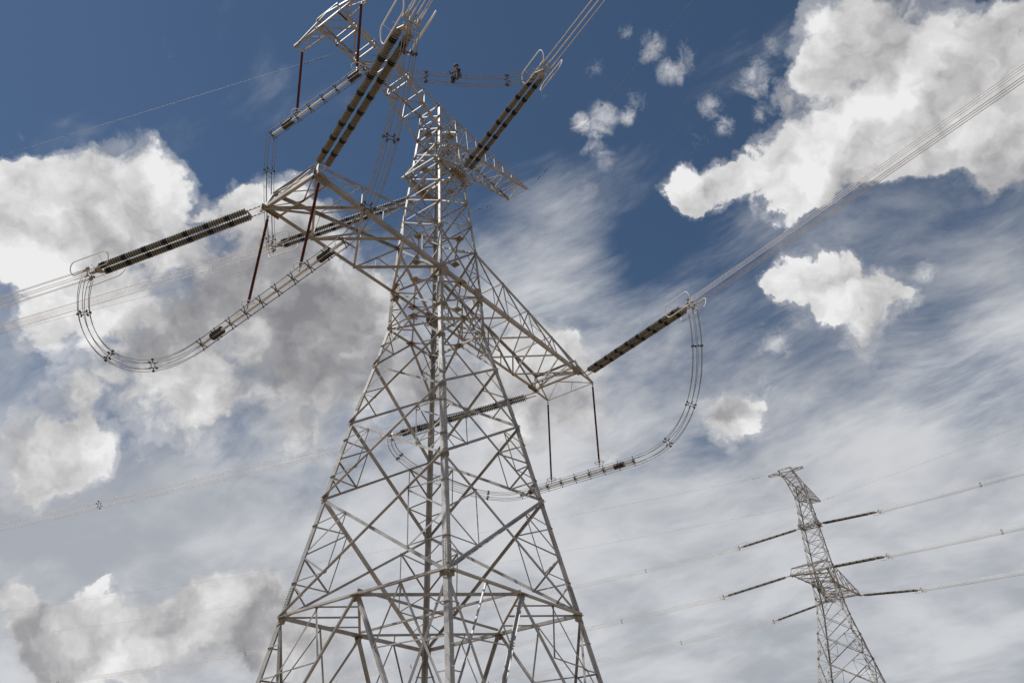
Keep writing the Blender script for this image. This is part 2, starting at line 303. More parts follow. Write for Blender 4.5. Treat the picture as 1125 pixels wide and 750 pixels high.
# ------------------------------------------------------------------ lattice towers
# local frame: x along the cross-arms (away from the camera is +), y along the line, z up.
CORN = [(-1, -1), (1, -1), (1, 1), (-1, 1)]          # corners in turn round the body
def tower(P, label, loc, rotz, k=1.0):
    root = thing('transmission_tower', label, 'pylon', loc, 'steel lattice transmission towers', (0, 0, rotz))
    LV = P['levels']                                  # (z, half width, kind of the panel above)
    def wid(z):
        for (z0, w0, _), (z1, w1, _) in zip(LV, LV[1:]):
            if z <= z1: return w0+(w1-w0)*(z-z0)/(z1-z0)
        return LV[-1][1]
    def cp(ci, z, push=0): w = wid(z)+push; return Vector((CORN[ci][0]*w, CORN[ci][1]*w, z))
    zE, zT, zH = P['zE'], P['zT'], P['zH']
    # legs, one mesh each, with splice plates and bolts
    for ci in range(4):
        m = MB(); sx, sy = CORN[ci]
        for (z0, w0, _), (z1, w1, _) in zip(LV, LV[1:]):
            wl = (.33 if z0 < zE-12 else .28 if z0 < zE else .22)*k
            m.angle(cp(ci, z0), cp(ci, z1+.02), wl, (-sx, 0, 0), (0, -sy, 0), wl*.1)
        legp = m.build('leg', 'steel', root)
        for zs in P['splices']:                       # splices with rows of bolts
            b = MB()
            for fx, fy in ((1, 0), (0, 1)):
                n = Vector((0, sy, 0)) if fx else Vector((sx, 0, 0))
                t = Vector((-sx, 0, 0)) if fx else Vector((0, -sy, 0))
                c = cp(ci, zs)+t*.16+n*.02; up = (cp(ci, zs+1)-cp(ci, zs)).normalized()
                b.box(c, t*.165, up*.75, n*.015)
                for i in range(9):
                    for s_ in (-.07, .07): b.box(c+up*(-.64+.16*i)+t*s_+n*.03, t*.022, up*.022, n*.03)
            b.build('splice_plate', 'steel', legp)
        for z, sz in P['gussets']:
            g = MB()
            for fi in (ci, (ci-1) % 4):
                a, b_ = fi, (fi+1) % 4; out = Vector(((CORN[a][0]+CORN[b_][0])/2, (CORN[a][1]+CORN[b_][1])/2, 0))
                o = cp(b_ if a == ci else a, z)-cp(ci, z); o.normalize()
                up = (cp(ci, z+1)-cp(ci, z)).normalized(); c = cp(ci, z)+out*.03-o*.02
                g.plate(c, out, [up*sz*.9+o*.05, up*sz*.45+o*sz, -up*sz*.45+o*sz, -up*sz*.9+o*.05], .02)
            g.build('gusset_plate', 'plate', legp)
        if ci in P['steps']:
            z = 8.5; i = 0; proto = {}
            while z < zT-1:
                p = cp(ci, z); n = Vector((sx, 0, 0)) if i % 2 else Vector((0, sy, 0)); tt = Vector((0, -sy, 0)) if i % 2 else Vector((-sx, 0, 0))
                if i % 2 not in proto:
                    b = MB(); b.tube([(0, 0, 0), n*.19], .014, 4); o = b.build('climbing_peg', 'steel', legp); proto[i % 2] = o
                else:
                    o = proto[i % 2].copy(); scene.collection.objects.link(o)
                o.parent = legp; o.location = p+tt*.07; z += .55; i += 1
        f = MB(); w = LV[0][1]
        f.lathe((sx*w, sy*w, -.2), (0, 0, 1), [(0, .9), (.75, .9), (.8, .85)], 20)
        f.build('concrete_footing', 'concrete', root)
    # panels of bracing: one mesh for each face of each panel
    def face(i):
        a, b_ = i, (i+1) % 4; sx = (CORN[a][0]+CORN[b_][0])/2; sy = (CORN[a][1]+CORN[b_][1])/2
        return a, b_, Vector((sx, sy, 0))
    def mid(a, b_, t=.5): return a.lerp(b_, t)
    def brace(m, p, q, w, out, side=1):
        down = Vector((0, 0, -1)); off = out*.012*side
        if side > 0: m.angle(p+off, q+off, w*k, -down, out)        # outstanding flange outwards
        else: m.angle(p+off, q+off, w*k, down, -out)
    for li, ((z0, w0, kind), (z1, w1, _)) in enumerate(zip(LV, LV[1:])):
        H = z1-z0; big = H > 5; wd = .21 if H > 7 else .18 if H > 4.5 else .14 if H > 3.2 else .11
        wr = .095 if big else .07
        for fi in range(4):
            a, b_, out = face(fi); m = MB()
            A0, B0, A1, B1 = cp(a, z0), cp(b_, z0), cp(a, z1), cp(b_, z1)
            if kind in 'XY':
                brace(m, A0, B1, wd, out, 1); brace(m, B0, A1, wd*.85, out, -1)
                s_ = w0/(w0+w1); C = A0.lerp(B1, s_)
                if H > 3.4:
                    for (p, q) in ((A0, A1), (B0, B1)):
                        h1, h2 = mid(p, C), mid(q, C); lm = mid(p, q)
                        brace(m, lm, h1, wr, out, -1); brace(m, lm, h2, wr, out, -1)
                        if big:
                            l1, l2 = mid(p, q, .27), mid(p, q, .75)
                            brace(m, l1, mid(p, C, .5), wr*.8, out, 1); brace(m, l1, mid(p, C, .25), wr*.8, out, -1)
                            brace(m, l2, mid(q, C, .5), wr*.8, out, 1)
                            d1 = mid(p, C, .5); brace(m, d1, h2, wr*.7, out, -1)
                if kind == 'Y': brace(m, A1, B1, wd*.9, out, -1)
            elif kind == 'K':
                t_ = mid(A1, B1)
                brace(m, A0, t_, wd, out, 1); brace(m, B0, t_, wd, out, -1); brace(m, A1, B1, wd, out, 1)
                for p, q in ((A0, A1), (B0, B1)):
                    if big:
                        k5, k25, k75 = mid(p, t_, .52), mid(p, t_, .26), mid(p, t_, .77)
                        brace(m, q, k5, .14, out, -1); brace(m, mid(p, q, .52), k5, .12, out, 1)
                        h5 = mid(q, k5)
                        brace(m, mid(p, q, .76), h5, .09, out, -1); brace(m, mid(p, q, .52), h5, .09, out, 1)
                        brace(m, mid(p, q, .64), mid(mid(p, q, .52), h5, .5), .07, out, -1); brace(m, mid(p, q, .88), mid(q, h5, .5), .07, out, 1)
                        brace(m, h5, mid(q, t_, .5), .09, out, -1); brace(m, mid(q, t_, .5), k75, .09, out, 1); brace(m, h5, k75, .08, out, 1)
                        brace(m, mid(p, q, .52), k25, .10, out, -1); brace(m, mid(p, q, .26), k25, .09, out, 1)
                    else:
                        l = mid(p, q); h = mid(p, t_); brace(m, l, h, wr, out, 1); brace(m, q, h, wr, out, -1)
                        brace(m, l, mid(q, t_), wr, out, -1)
                ps = .32 if big else .24
                m.plate(t_+out*.04, out, [Vector(v_)*ps for v_ in ((-out.y*1.3, out.x*1.3, .5), (-out.y*.7, out.x*.7, -1), (out.y*.7, -out.x*.7, -1), (out.y*1.3, -out.x*1.3, .5))], .025, 1)
            m.build('bracing_panel', ['steel', 'plate'], root)
    # plan bracing (seen from below)
    for z in P['diaphragms']:
        m = MB(); w = wid(z); c = [cp(i, z) for i in range(4)]; mm = [mid(c[i], c[(i+1) % 4]) for i in range(4)]
        wb = .16 if w > 3 else .12
        for i in range(4):
            m.angle(mm[i], mm[(i+1) % 4], wb*k, (0, 0, 1), Vector((0, 0, 0))-mm[i])
            m.angle(mid(mm[i], mm[(i+1) % 4]), c[(i+1) % 4], wb*.6*k, (0, 0, 1), (1, .3, 0))
        for q_ in mm: m.plate(q_+Vector((0, 0, .012)), (0, 0, 1), [(-.32, -.32, 0), (.32, -.32, 0), (.32, .32, 0), (-.32, .32, 0)], .02, 1)
        if w > 3:
            for i in range(4):
                m.angle(mid(mm[i], mm[(i+1) % 4], .25), mid(mm[i], c[(i+1) % 4], .5), wb*.5*k, (0, 0, 1), (1, .2, 0)); m.angle(mid(mm[i], mm[(i+1) % 4], .75), mid(mm[(i+1) % 4], c[(i+1) % 4], .5), wb*.5*k, (0, 0, 1), (1, .2, 0))
            m.angle(mm[0]+Vector((0, 0, .2)), mm[2]+Vector((0, 0, .2)), wb*.8*k, (0, 0, 1), (1, 0, 0))
            m.angle(mm[1]+Vector((0, 0, .3)), mm[3]+Vector((0, 0, .3)), wb*.8*k, (0, 0, 1), (0, 1, 0))
        else:
            m.angle(c[0]+Vector((0, 0, .15)), c[2]+Vector((0, 0, .15)), wb*.7*k, (0, 0, 1), (1, -1, 0))
        m.build('plan_bracing', ['steel', 'plate'], root)
    # lower cross-arms
    zG = P['zG']; wE, wG = wid(zE), wid(zG)
    for sx, L in ((-1, P['armL']), (1, P['armR'])):
        tv = P['tipv']; ht = P['tiph']; ext = P['ext'] if sx > 0 else 0
        n = P['bays'][0 if sx < 0 else 1]
        B = {}; T = {}
        for sy in (-1, 1):
            p0, p1 = Vector((sx*wE, sy*wE, zE)), Vector((sx*L, sy*tv, zE+P['armrise']))
            q0, q1 = Vector((sx*wG, sy*wG, zG)), Vector((sx*(L-.3), sy*(tv-.35), zE+P['armrise']+ht))
            B[sy] = [p0.lerp(p1, i/n) for i in range(n+1)]; T[sy] = [q0.lerp(q1, i/n) for i in range(n+1)]
        arm = MB()
        for sy in (-1, 1):
            arm.angle(B[sy][0], B[sy][-1], .30*k, (0, 0, 1), (0, -sy, 0), .035)
            arm.angle(T[sy][0], T[sy][-1], .22*k, (0, 0, -1), (0, -sy, 0), .028)
        # through the body
        if sx < 0:
            for sy in (-1, 1): arm.angle((-wE, sy*wE, zE), (wE, sy*wE, zE), .28*k, (0, 0, 1), (0, -sy, 0), .03)
        ao = arm.build('cross_arm', 'steel', root)
        lc = MB()
        for i in range(n):
            lc.angle(B[-1][i], B[1][i+1], .17*k, (0, 0, -1), (sx, 0, 0)); lc.angle(B[1][i]+Vector((0, 0, .03)), B[-1][i+1]+Vector((0, 0, .03)), .17*k, (0, 0, 1), (-sx, 0, 0))
        lc.build('bottom_lacing', 'steel', ao)
        lc = MB()
        for i in range(n):
            lc.angle(T[-1][i], T[1][i+1], .10*k, (0, 0, 1), (sx, 0, 0)); lc.angle(T[1][i+1], T[-1][i+1], .09*k, (0, 0, 1), (sx, 0, 0))
        lc.build('top_lacing', 'steel', ao)
        for sy in (-1, 1):
            lc = MB(); o = Vector((0, sy, 0))
            for i in range(n):
                if i: lc.angle(B[sy][i], T[sy][i], .10*k, (-sx, 0, 0), (0, -sy, 0))
                lc.angle(B[sy][i+1], T[sy][i], .13*k, (-sx, 0, 0), (0, -sy, 0))
                if i < n-1:
                    mB = B[sy][i].lerp(B[sy][i+1], .5); mD = B[sy][i+1].lerp(T[sy][i], .5)
                    lc.angle(mB, mD, .07*k, (-sx, 0, 0), (0, -sy, 0)); lc.angle(mD, B[sy][i].lerp(T[sy][i], .5), .07*k, (-sx, 0, 0), (0, -sy, 0))
            lc.build('side_lacing', 'steel', ao)
        # end frame with its plates
        ef = MB(); b1, b2, t1, t2 = B[-1][-1], B[1][-1], T[-1][-1], T[1][-1]
        ef.angle(b1, b2, .24*k, (0, 0, 1), (-sx, 0, 0)); ef.angle(t1, t2, .16*k, (0, 0, -1), (-sx, 0, 0))
        ef.angle(b1, t2, .10*k, (-sx, 0, 0), (0, 0, 1)); ef.angle(b2, t1, .10*k, (-sx, 0, 0), (0, 0, 1))
        bi1, bi2 = B[-1][-1]-Vector((sx*1.3, 0, 0)), B[1][-1]-Vector((sx*1.3, 0, 0))
        ef.angle(bi1, bi2, .18*k, (0, 0, 1), (sx, 0, 0)); ef.angle(bi1.lerp(bi2, .5), b1, .09*k, (0, 0, 1), (sx, 0, 0)); ef.angle(bi1.lerp(bi2, .5), b2, .09*k, (0, 0, 1), (sx, 0, 0))
        for p, t in ((b1, t1), (b2, t2)): ef.angle(p, t, .18*k, (-sx, 0, 0), (0, 0, 1))
        if ext:
            e1, e2 = b1+Vector((sx*ext, 0, -.05)), b2+Vector((sx*ext, .1, -.05))
            for p, t, e in ((b1, t1, e1), (b2, t2, e2)):
                ef.angle(p, e, .14*k, (0, 0, 1), (0, 1, 0)); ef.angle(t, e, .1*k, (0, 0, 1), (0, 1, 0))
            ef.angle(e1, e2, .10*k, (0, 0, 1), (-sx, 0, 0)); c_ = b1.lerp(b2, .5)
            ef.angle(e1, c_, .09*k, (0, 0, 1), (-sx, 0, 0)); ef.angle(e2, c_, .05*k, (0, 0, 1), (-sx, 0, 0)); ef.angle(e1.lerp(e2, .5), e1.lerp(c_, .6), .05*k, (0, 0, 1), (1, 0, 0))
        ef.build('end_frame', 'steel', ao)
        pl = MB()
        for p, sy in ((b1, -1), (b2, 1)):
            pl.plate(p+Vector((-sx*.55, sy*.02, .0)), (0, 1, 0), [(-.75*1, 0, -.18), (.75, 0, -.18), (.75, 0, .15), (.2, 0, .42), (-.75, 0, .3)], .03)
            pl.plate(p+Vector((-sx*.5, -sy*.12, -.03)), (0, 0, 1), [(-.7, -.2, 0), (.7, -.2, 0), (.7, .25, 0), (-.2, .3, 0)], .03)
            pl.box(p+Vector((0, sy*.16, -.08)), (.05, 0, 0), (0, .2, 0), (0, 0, .12))
        pl.build('tip_plate', 'plate', ao)
    # top cross-arm (carries the ground wires; its near end also carries the middle jumper)
    wT, wH = wid(zT), wid(zH)
    for sx, L in ((-1, P['topL']), (1, P['topR'])):
        n = P['topbays'][0 if sx < 0 else 1]; tv = P['topvL'] if sx < 0 else P['topvR']
        arm = MB(); B = {}; T = {}
        for sy in (-1, 1):
            T[sy] = [Vector((sx*(wT+(L-wT)*i/n), sy*(wT+(tv-wT)*i/n), zT+.15*i/n)) for i in range(n+1)]
            B[sy] = []
            for i in range(n+1):
                x = wH+(L-.2-wH)*i/n
                if sx < 0:
                    zz = zH+(zT-.75-zH)*min(1, (x-wH)/(6.2-wH)) if x < 6.2 else zT-.75
                else: zz = zH+(zT-.1-zH)*i/n
                B[sy].append(Vector((sx*x, sy*(wH+(tv-wH)*i/n), zz)))
            for i in range(n):
                arm.angle(B[sy][i], B[sy][i+1], .2*k, (0, 0, 1), (0, -sy, 0), .026)
            arm.angle(T[sy][0], T[sy][-1], .17*k, (0, 0, -1), (0, -sy, 0), .022)
        ao = arm.build('top_cross_arm', 'steel', root)
        lc = MB()
        for i in range(n):
            if i % 2: lc.angle(B[-1][i], B[1][i+1], .1*k, (0, 0, -1), (sx, 0, 0))
            else: lc.angle(B[1][i], B[-1][i+1], .1*k, (0, 0, -1), (sx, 0, 0))
            lc.angle(B[1][i+1], B[-1][i+1], .1*k, (0, 0, 1), (-sx, 0, 0))
        lc.build('bottom_lacing', 'steel', ao)
        lc = MB()
        for i in range(n):
            if i % 2: lc.angle(T[-1][i], T[1][i+1], .08*k, (0, 0, 1), (sx, 0, 0))
            else: lc.angle(T[1][i], T[-1][i+1], .08*k, (0, 0, 1), (sx, 0, 0))
            lc.angle(T[1][i+1], T[-1][i+1], .08*k, (0, 0, 1), (-sx, 0, 0))
        lc.build('top_lacing', 'steel', ao)
        for sy in (-1, 1):
            lc = MB()
            for i in range(n):
                if i: lc.angle(B[sy][i], T[sy][i], .08*k, (-sx, 0, 0), (0, -sy, 0))
                if (T[sy][i+1]-B[sy][i+1]).length > .2 or i < n-1: lc.angle(T[sy][i], B[sy][i+1], .09*k, (-sx, 0, 0), (0, -sy, 0))
            lc.build('side_lacing', 'steel', ao)
        if sx < 0:                                   # cross-beam on the near end, reaching out both ways along the line
            m = MB(); rv = P['beam']; zt, zb = zT+.15, zT-.75; X0 = -(L); X1 = -(L-1.25)
            for sy in (-1, 1):
                e = Vector((X0+.35, sy*rv, zT-.35)); e2 = Vector((X1-.1, sy*(rv-.1), zT-.55))
                m.angle((X0, 0, zt), e, .15*k, (0, 0, -1), (1, 0, 0)); m.angle((X0+.2, 0, zb), e, .15*k, (0, 0, 1), (1, 0, 0))
                m.angle((X1, sy*tv, zb), e2, .13*k, (0, 0, 1), (-1, 0, 0)); m.angle((X0+.2, sy*tv, zb), (X1, sy*tv, zb), .12*k, (0, 0, 1), (0, 1, 0))
                m.angle(e, e2, .17*k, (0, 0, 1), (0, -sy, 0))
                for t in (.33, .66):
                    p = Vector((X0+.2, 0, zb)).lerp(e, t); q = Vector((X1, sy*tv*(1-t), zb)).lerp(e2, t); m.angle(p, q, .07*k, (0, 0, 1), (0, 1, 0))
                    m.angle(Vector((X0, 0, zt)).lerp(e, t), p, .09*k, (1, 0, 0), (0, 1, 0))
                m.angle(Vector((X0+.2, 0, zb)).lerp(e, .33), e2, .08*k, (0, 0, 1), (0, 1, 0)); m.angle((X1, sy*tv, zb), Vector((X0+.2, 0, zb)).lerp(e, .66), .08*k, (0, 0, 1), (0, 1, 0))
                m.box((X0+.35, sy*(rv-.35), zT-.5), (.1, 0, 0), (0, .3, 0), (0, 0, .12), 1)
            m.build('cross_beam', ['steel', 'plate'], ao)
    # brackets of the middle phase, half way up the shaft
    m = MB(); zM = P['zM']; wM = wid(zM); r = wM+.55
    for sy in (-1, 1):
        a_, b_ = Vector((-r, sy*(wM+.15), zM-.1)), Vector((r, sy*(wM+.15), zM-.1))
        m.angle(a_, b_, .26*k, (0, 0, 1), (0, sy, 0)); m.angle(a_+Vector((0, -sy*.4, .3)), b_+Vector((0, -sy*.4, .3)), .18*k, (0, 0, 1), (0, -sy, 0))
        for sx in (-1, 1):
            m.angle((sx*r, sy*(wM+.15), zM), (sx*wid(zM+1.6), sy*wid(zM+1.6), zM+1.6), .15*k, (0, 0, 1), (-sx, 0, 0))
            m.angle((sx*r, sy*(wM+.15), zM), (sx*wid(zM+3), -sx*sy*0+sy*-wid(zM+3), zM+3) if sx < 0 else (sx*r, 0, zM+.6), .13*k, (0, 0, 1), (-sx, 0, 0))
            m.angle((sx*r, sy*(wM+.15), zM), (0, sy*(wM+.9), zM), .14*k, (0, 0, 1), (0, -sy, 0))
            m.angle((sx*r, -r, zM), (sx*r, r, zM), .12*k, (0, 0, 1), (-sx, 0, 0)) if sy > 0 else None
        m.plate((.4, sy*(wM+.35), zM-.12), (0, 0, 1), [(-.75, -.25, 0), (.75, -.25, 0), (.5, .35, 0), (-.5, .35, 0)], .03, 1)
        m.plate((.4, sy*(wM+.2), zM), (0, 1, 0), [(-.9, 0, -.25), (.9, 0, -.25), (.7, 0, .3), (-.7, 0, .3)], .03, 1)
        m.angle((.4, -wM, zM-.06), (.4, wM, zM-.06), .22*k, (0, 0, 1), (1, 0, 0)) if sy > 0 else None
    m.angle((-.3, -wM, zM-.03), (-.3, wM, zM-.03), .22*k, (0, 0, 1), (-1, 0, 0))
    m.build('strain_bracket', ['steel', 'plate'], root)
    return root
Z0 = EYE
def lv(z): return z+Z0
ROT1 = math.pi/2-.598792; LOC1 = (-5.8264, 50.0, 0)
P1 = dict(levels=[(lv(-1.3), 9.22, 'K'), (lv(13.06), 6.66, 'X'), (lv(20.81), 5.29, 'X'), (lv(26.55), 4.30, 'X'), (lv(31.48), 3.29, 'K'),
                  (lv(34.78), 2.67, 'X'), (lv(38.33), 2.577, 'X'), (lv(42.99), 2.34, 'Y'), (lv(46), 2.12, 'Y'), (lv(48.7), 1.92, 'Y'), (lv(51.2), 1.74, 'Y'),
                  (lv(53.6), 1.57, 'Y'), (lv(55.99), 1.40, 'Y'), (lv(57.8), 1.31, 'Y'), (lv(59.5), 1.23, 'Y')],
          zE=lv(38.33), zG=lv(42.99), zT=lv(59.5), zH=lv(55.99), zM=lv(51.2), armL=15.15, armR=17.7, tipv=2.57, tiph=1.35, armrise=-.1, ext=2.4,
          bays=(3, 4), topL=14.2, topR=13.15, topvL=1.25, topvR=1.3, topbays=(6, 8), beam=4.3,
          diaphragms=[lv(13.06), lv(34.78), lv(38.33), lv(42.99), lv(51.2), lv(55.99)], splices=[lv(3), lv(14.2), lv(28.3), lv(36.2)], steps=(0,),
          gussets=[(lv(13.06), .55), (lv(20.81), .4), (lv(26.55), .35), (lv(31.48), .42), (lv(34.78), .5), (lv(38.33), .95), (lv(42.99), .35), (lv(51.2), .25), (lv(55.99), .3)])
T1 = tower(P1, 'large pale steel lattice pylon filling the middle of the picture, seen from below', LOC1, ROT1)
z2 = lambda z: z+Z0
ROT2 = math.pi/2-.56456; LOC2 = (65.585, 173.797, 0)
P2 = dict(levels=[(.3, 11.1, 'K'), (z2(18.5), 7.2, 'X'), (z2(26), 5.75, 'X'), (z2(32.3), 4.54, 'X'), (z2(37.33), 3.57, 'X'), (z2(41.5), 2.78, 'K'),
                  (z2(44.4), 2.5, 'X'), (z2(47.49), 2.39, 'X'), (z2(52.2), 2.2, 'Y'), (z2(55.2), 2.05, 'Y'), (z2(58), 1.92, 'Y'), (z2(60.92), 1.775, 'Y'),
                  (z2(64), 1.6, 'Y'), (z2(67.6), 1.40, 'Y'), (z2(69.4), 1.31, 'Y'), (z2(71.2), 1.23, 'Y')],
          zE=z2(47.49), zG=z2(52.2), zT=z2(71.2), zH=z2(67.6), zM=z2(60.92), armL=12.6, armR=14.4, tipv=3.8, tiph=1.5, armrise=0, ext=0,
          bays=(3, 4), topL=10.8, topR=14.75, topvL=1.5, topvR=1.1, topbays=(5, 7), beam=4.0,
          diaphragms=[z2(18.5), z2(44.4), z2(47.49), z2(52.2), z2(60.92)], splices=[z2(24), z2(36)], steps=(),
          gussets=[(z2(32.3), .4), (z2(37.33), .35), (z2(44.4), .4), (z2(47.49), .8), (z2(52.2), .35), (z2(60.92), .3)])
T2 = tower(P2, 'small distant grey lattice pylon in the lower right corner', LOC2, ROT2)
# ------------------------------------------------------------------ strings, conductors, jumpers
def frame(loc, rotz):
    c, s = math.cos(rotz), math.sin(rotz)
    return lambda a, b, z: Vector((loc[0]+a*c-b*s, loc[1]+a*s+b*c, z+Z0))
W1 = frame(LOC1, ROT1); W2 = frame(LOC2, ROT2)
def bearing(az): a = math.radians(az); return Vector((math.sin(a), math.cos(a), 0))
RIGHT, LEFT = 148.0, -77.0
# one strain string, built along +x from the tower: > chains, yokes, two insulator columns, grading rings
def strain_string(label, P0, P1, far, group):
    d = (P1-P0); L = d.length; rot = d.to_track_quat('X', 'Z').to_euler()
    t = thing('insulator_string', label, 'insulator', P0, group, rot)
    h = .30; seg = 8 if far else 14
    c = MB()
    for s in (-1, 1):                                  # chains between the tower and the columns
        n = 6
        for i in range(n):
            x = .12+i*.17; y = s*h
            c.box((x, y, 0), (.085, 0, 0), (0, .028 if i % 2 else .05, 0), (0, 0, .05 if i % 2 else .028))
    c.build('link_chain', 'fitting', t)
    x0, x1 = 1.15, L
    n = int((x1-x0)/.175); step = (x1-x0)/n
    for s in (-1, 1):
        m = MB(); prof = []
        every = 9
        for i in range(n):
            x = x0+i*step; dk = (i % every) in (every-1, every-2)
            R = .225 if not dk else .235
            m.lathe((x, s*h, 0), (1, 0, 0), [(0, .07), (.015, R*.93), (.03, R), (.085, R*.98), (.11, R*.62), (.13, .08), (step*.98, .07)], seg, 1 if dk else 0)
        m.build('insulator_column', ['disc', 'dark'], t, smooth=False)
    y = MB()
    y.plate((L+.22, 0, 0), (0, 0, 1), [(-.2, -h-.12, 0), (-.2, h+.12, 0), (.25, .18, 0), (.25, -.18, 0)], .04)
    sb = MB(); sb.box((x0-.1, 0, 0), (.05, 0, 0), (0, h+.1, 0), (0, 0, .05)); sb.build('spreader_bar', 'fitting', t)
    y.tube([(L+.3, 0, 0), (L+.95, 0, 0)], .06, 6)
    for a in range(3): y.box((L+.5+a*.12, 0, 0), (.03, 0, 0), (0, .1, 0), (0, 0, .1))
    spacer(y, (L+1.0, 0, 0), (1, 0, 0), k=1.6)
    y.build('yoke_plate', 'fitting', t)
    for s in (-1, 1):                                  # racetrack rings, one each side
        r = MB(); pts = []; hw, hl = .42, 1.12
        for i in range(28):
            a = 2*math.pi*i/28; ca, sa = math.cos(a), math.sin(a)
            px = L+.35+(hl if ca > 0 else -hl)+ca*hw*.9; pz = sa*hw*1.25
            pts.append((px, s*(.62+.55*pz*.5+.2), pz+.05) if True else None)
        r.tube(pts, .038, 6, closed=True)
        r.tube([(L+.3, s*h, 0), (L+.3, s*.75, .02)], .02, 4); r.tube([(L-.4, s*h, 0), (L-.5, s*1.0, .35)], .014, 4)
        r.build('grading_ring', 'alu', t, smooth=True)
    return t
HEX = [(math.cos(math.radians(60*i)), math.sin(math.radians(60*i))) for i in range(6)]
BR = .40
def dirs(dh):
    side = Vector((dh.y, -dh.x, 0)).normalized(); return side, Vector((0, 0, 1))
def spacer(m, c, t, r=BR, k=1.0):
    t = Vector(t).normalized(); x = t.cross(Vector((0, 0, 1)))
    if x.length < .05: x = t.cross(Vector((1, 0, 0)))
    x.normalize(); y = x.cross(t)
    ring = [Vector(c)+(x*a+y*b)*r*.55 for a, b in HEX]
    m.tube(ring, .022*k, 5, closed=True)
    for a, b in HEX:
        e = Vector(c)+(x*a+y*b)*r*1.12; m.tube([Vector(c)+(x*a+y*b)*r*.5, e], .03*k, 5)
        m.box(Vector(c)+(x*a+y*b)*r, t*.07*k, (x*a+y*b)*.06*k, (y*a-x*b)*.035*k)
def conductor(label, P, az, s0, span, group, n=64, rad=.021, spac=(25, 70, 120, 175), sag0=None):
    """six-wire bundle leaving point P on bearing az; slope s0 at the start, level ends a span apart"""
    dh = bearing(az); side, up = dirs(dh); t = thing('conductor_bundle', label, 'power line', P, group)
    def at(x): return dh*x+up*(s0*x-s0/span*x*x)
    for i, (a, b) in enumerate(HEX):
        m = MB(); off = side*a*BR+up*b*BR
        pts = [off+at(span*(j/n)**1.6) for j in range(n+1)]
        m.tube(pts, rad, 8); m.tube([off, off+at(.9)], .034, 6)
        m.build('wire', 'alu', t, smooth=True)
    for x in spac:
        if x < span:
            m = MB(); spacer(m, at(x), dh+up*s0, k=1.0); m.build('spacer', 'cast', t)
    return t
def along(P0, P1, extra):
    d = (P1-P0).normalized(); return P1+d*extra
G1 = 'strain insulator strings of the near pylon'; G2 = 'strain insulator strings of the far pylon'
K1 = 'conductor bundles leaving the near pylon'; K2 = 'conductor bundles leaving the far pylon'
S1 = dict(
 a=(W1(18.2, -2.75, 38.2), Vector((13.85, 51.2, 36.35+Z0)), RIGHT, 'double disc string reaching right from far end of lower cross-arm'),
 b=(W1(.7, -2.25, 51.1), Vector((3.25, 38.2, 49.75+Z0)), RIGHT, 'double disc string rising right from the shaft, below the seated worker'),
 c=(W1(-15.1, -2.75, 38.35), Vector((-4.57, 24.04, 35.32+Z0)), RIGHT, 'largest double disc string, rising to the top edge from near end of lower cross-arm'),
 d=(W1(-15.1, 2.75, 38.3), Vector((-28.6, 42.0, 36.2+Z0)), LEFT, 'double disc string stretching left against the big white cloud'),
 e=(W1(.5, 2.3, 51.1), Vector((-20.88, 54.78, 49.02+Z0)), LEFT, 'double disc string passing behind the near half of the lower cross-arm'),
 f=(W1(18.2, 2.9, 38.2), Vector((-11.6, 69.5, 36.2+Z0)), LEFT, 'double disc string seen through the middle of the lattice body'))
CL1 = dict(a='bright bundle of wires running from the right loop up to the right edge', b='bundle of wires leaving the top edge right of the seated worker', c='bundle of wires leaving the top edge above the largest disc string',
 d='bundle of wires leaving the left edge in front of the big cloud', e='faint bundle of wires crossing the big cloud below the leftward disc string', f='faint bundle of wires with a spacer crossing the lower left clouds')
END = {}
for k_, (A, B, az, lab) in S1.items():
    strain_string(lab, A, B, False, G1)
    e = along(A, B, 1.05); END[k_] = e
    conductor(CL1[k_], e, az, {'a': -.085, 'b': -.10, 'c': -.13, 'd': -.12, 'e': -.10, 'f': -.075}[k_], 420, K1,
              spac={'f': (33, 90), 'd': (60,), 'e': (60,)}.get(k_, (80, 140)))
S2 = dict(
 Ma=(W2(0, -2.2, 60.85), 148, 14.5, -.17, 'far string reaching right from the shaft, uppermost on the far pylon'),
 La=(W2(-12.6, -3.9, 47.45), 148, 13.0, -.135, 'thick far string reaching right from the middle of the far pylon'),
 Ra=(W2(14.4, -3.9, 47.45), 148, 14.2, -.19, 'far string reaching right from the lowest tip of the far pylon'),
 Mb=(W2(0, 2.2, 60.85), -77, 13.6, -.185, 'far string reaching left from the shaft, uppermost on the far pylon'),
 Lb=(W2(-12.6, 3.9, 47.45), -77, 13.6, -.19, 'far string reaching left from the near arm of the far pylon'),
 Rb=(W2(14.4, 3.9, 47.45), -77, 12.0, -.24, 'short far string reaching left just under the arms of the far pylon'))
CL2 = dict(Ma='pale wires going right from the uppermost far string', La='pale wires going right from the thick middle far string', Ra='pale wires going right from the lowest far string',
 Mb='faint wires going left from the uppermost far string', Lb='faint wires going left from the middle far string', Rb='faint wires going left from the lowest far string')
for k_, (A, az, L, sl, lab) in S2.items():
    B = A+(bearing(az)+Vector((0, 0, sl))).normalized()*L
    strain_string(lab, A, B, True, G2)
    e = along(A, B, 1.05); END[k_] = e
    conductor(CL2[k_], e, az, -.13 if az > 0 else -.12, 420, K2, rad=.022, spac=(22, 70, 125, 180, 235))
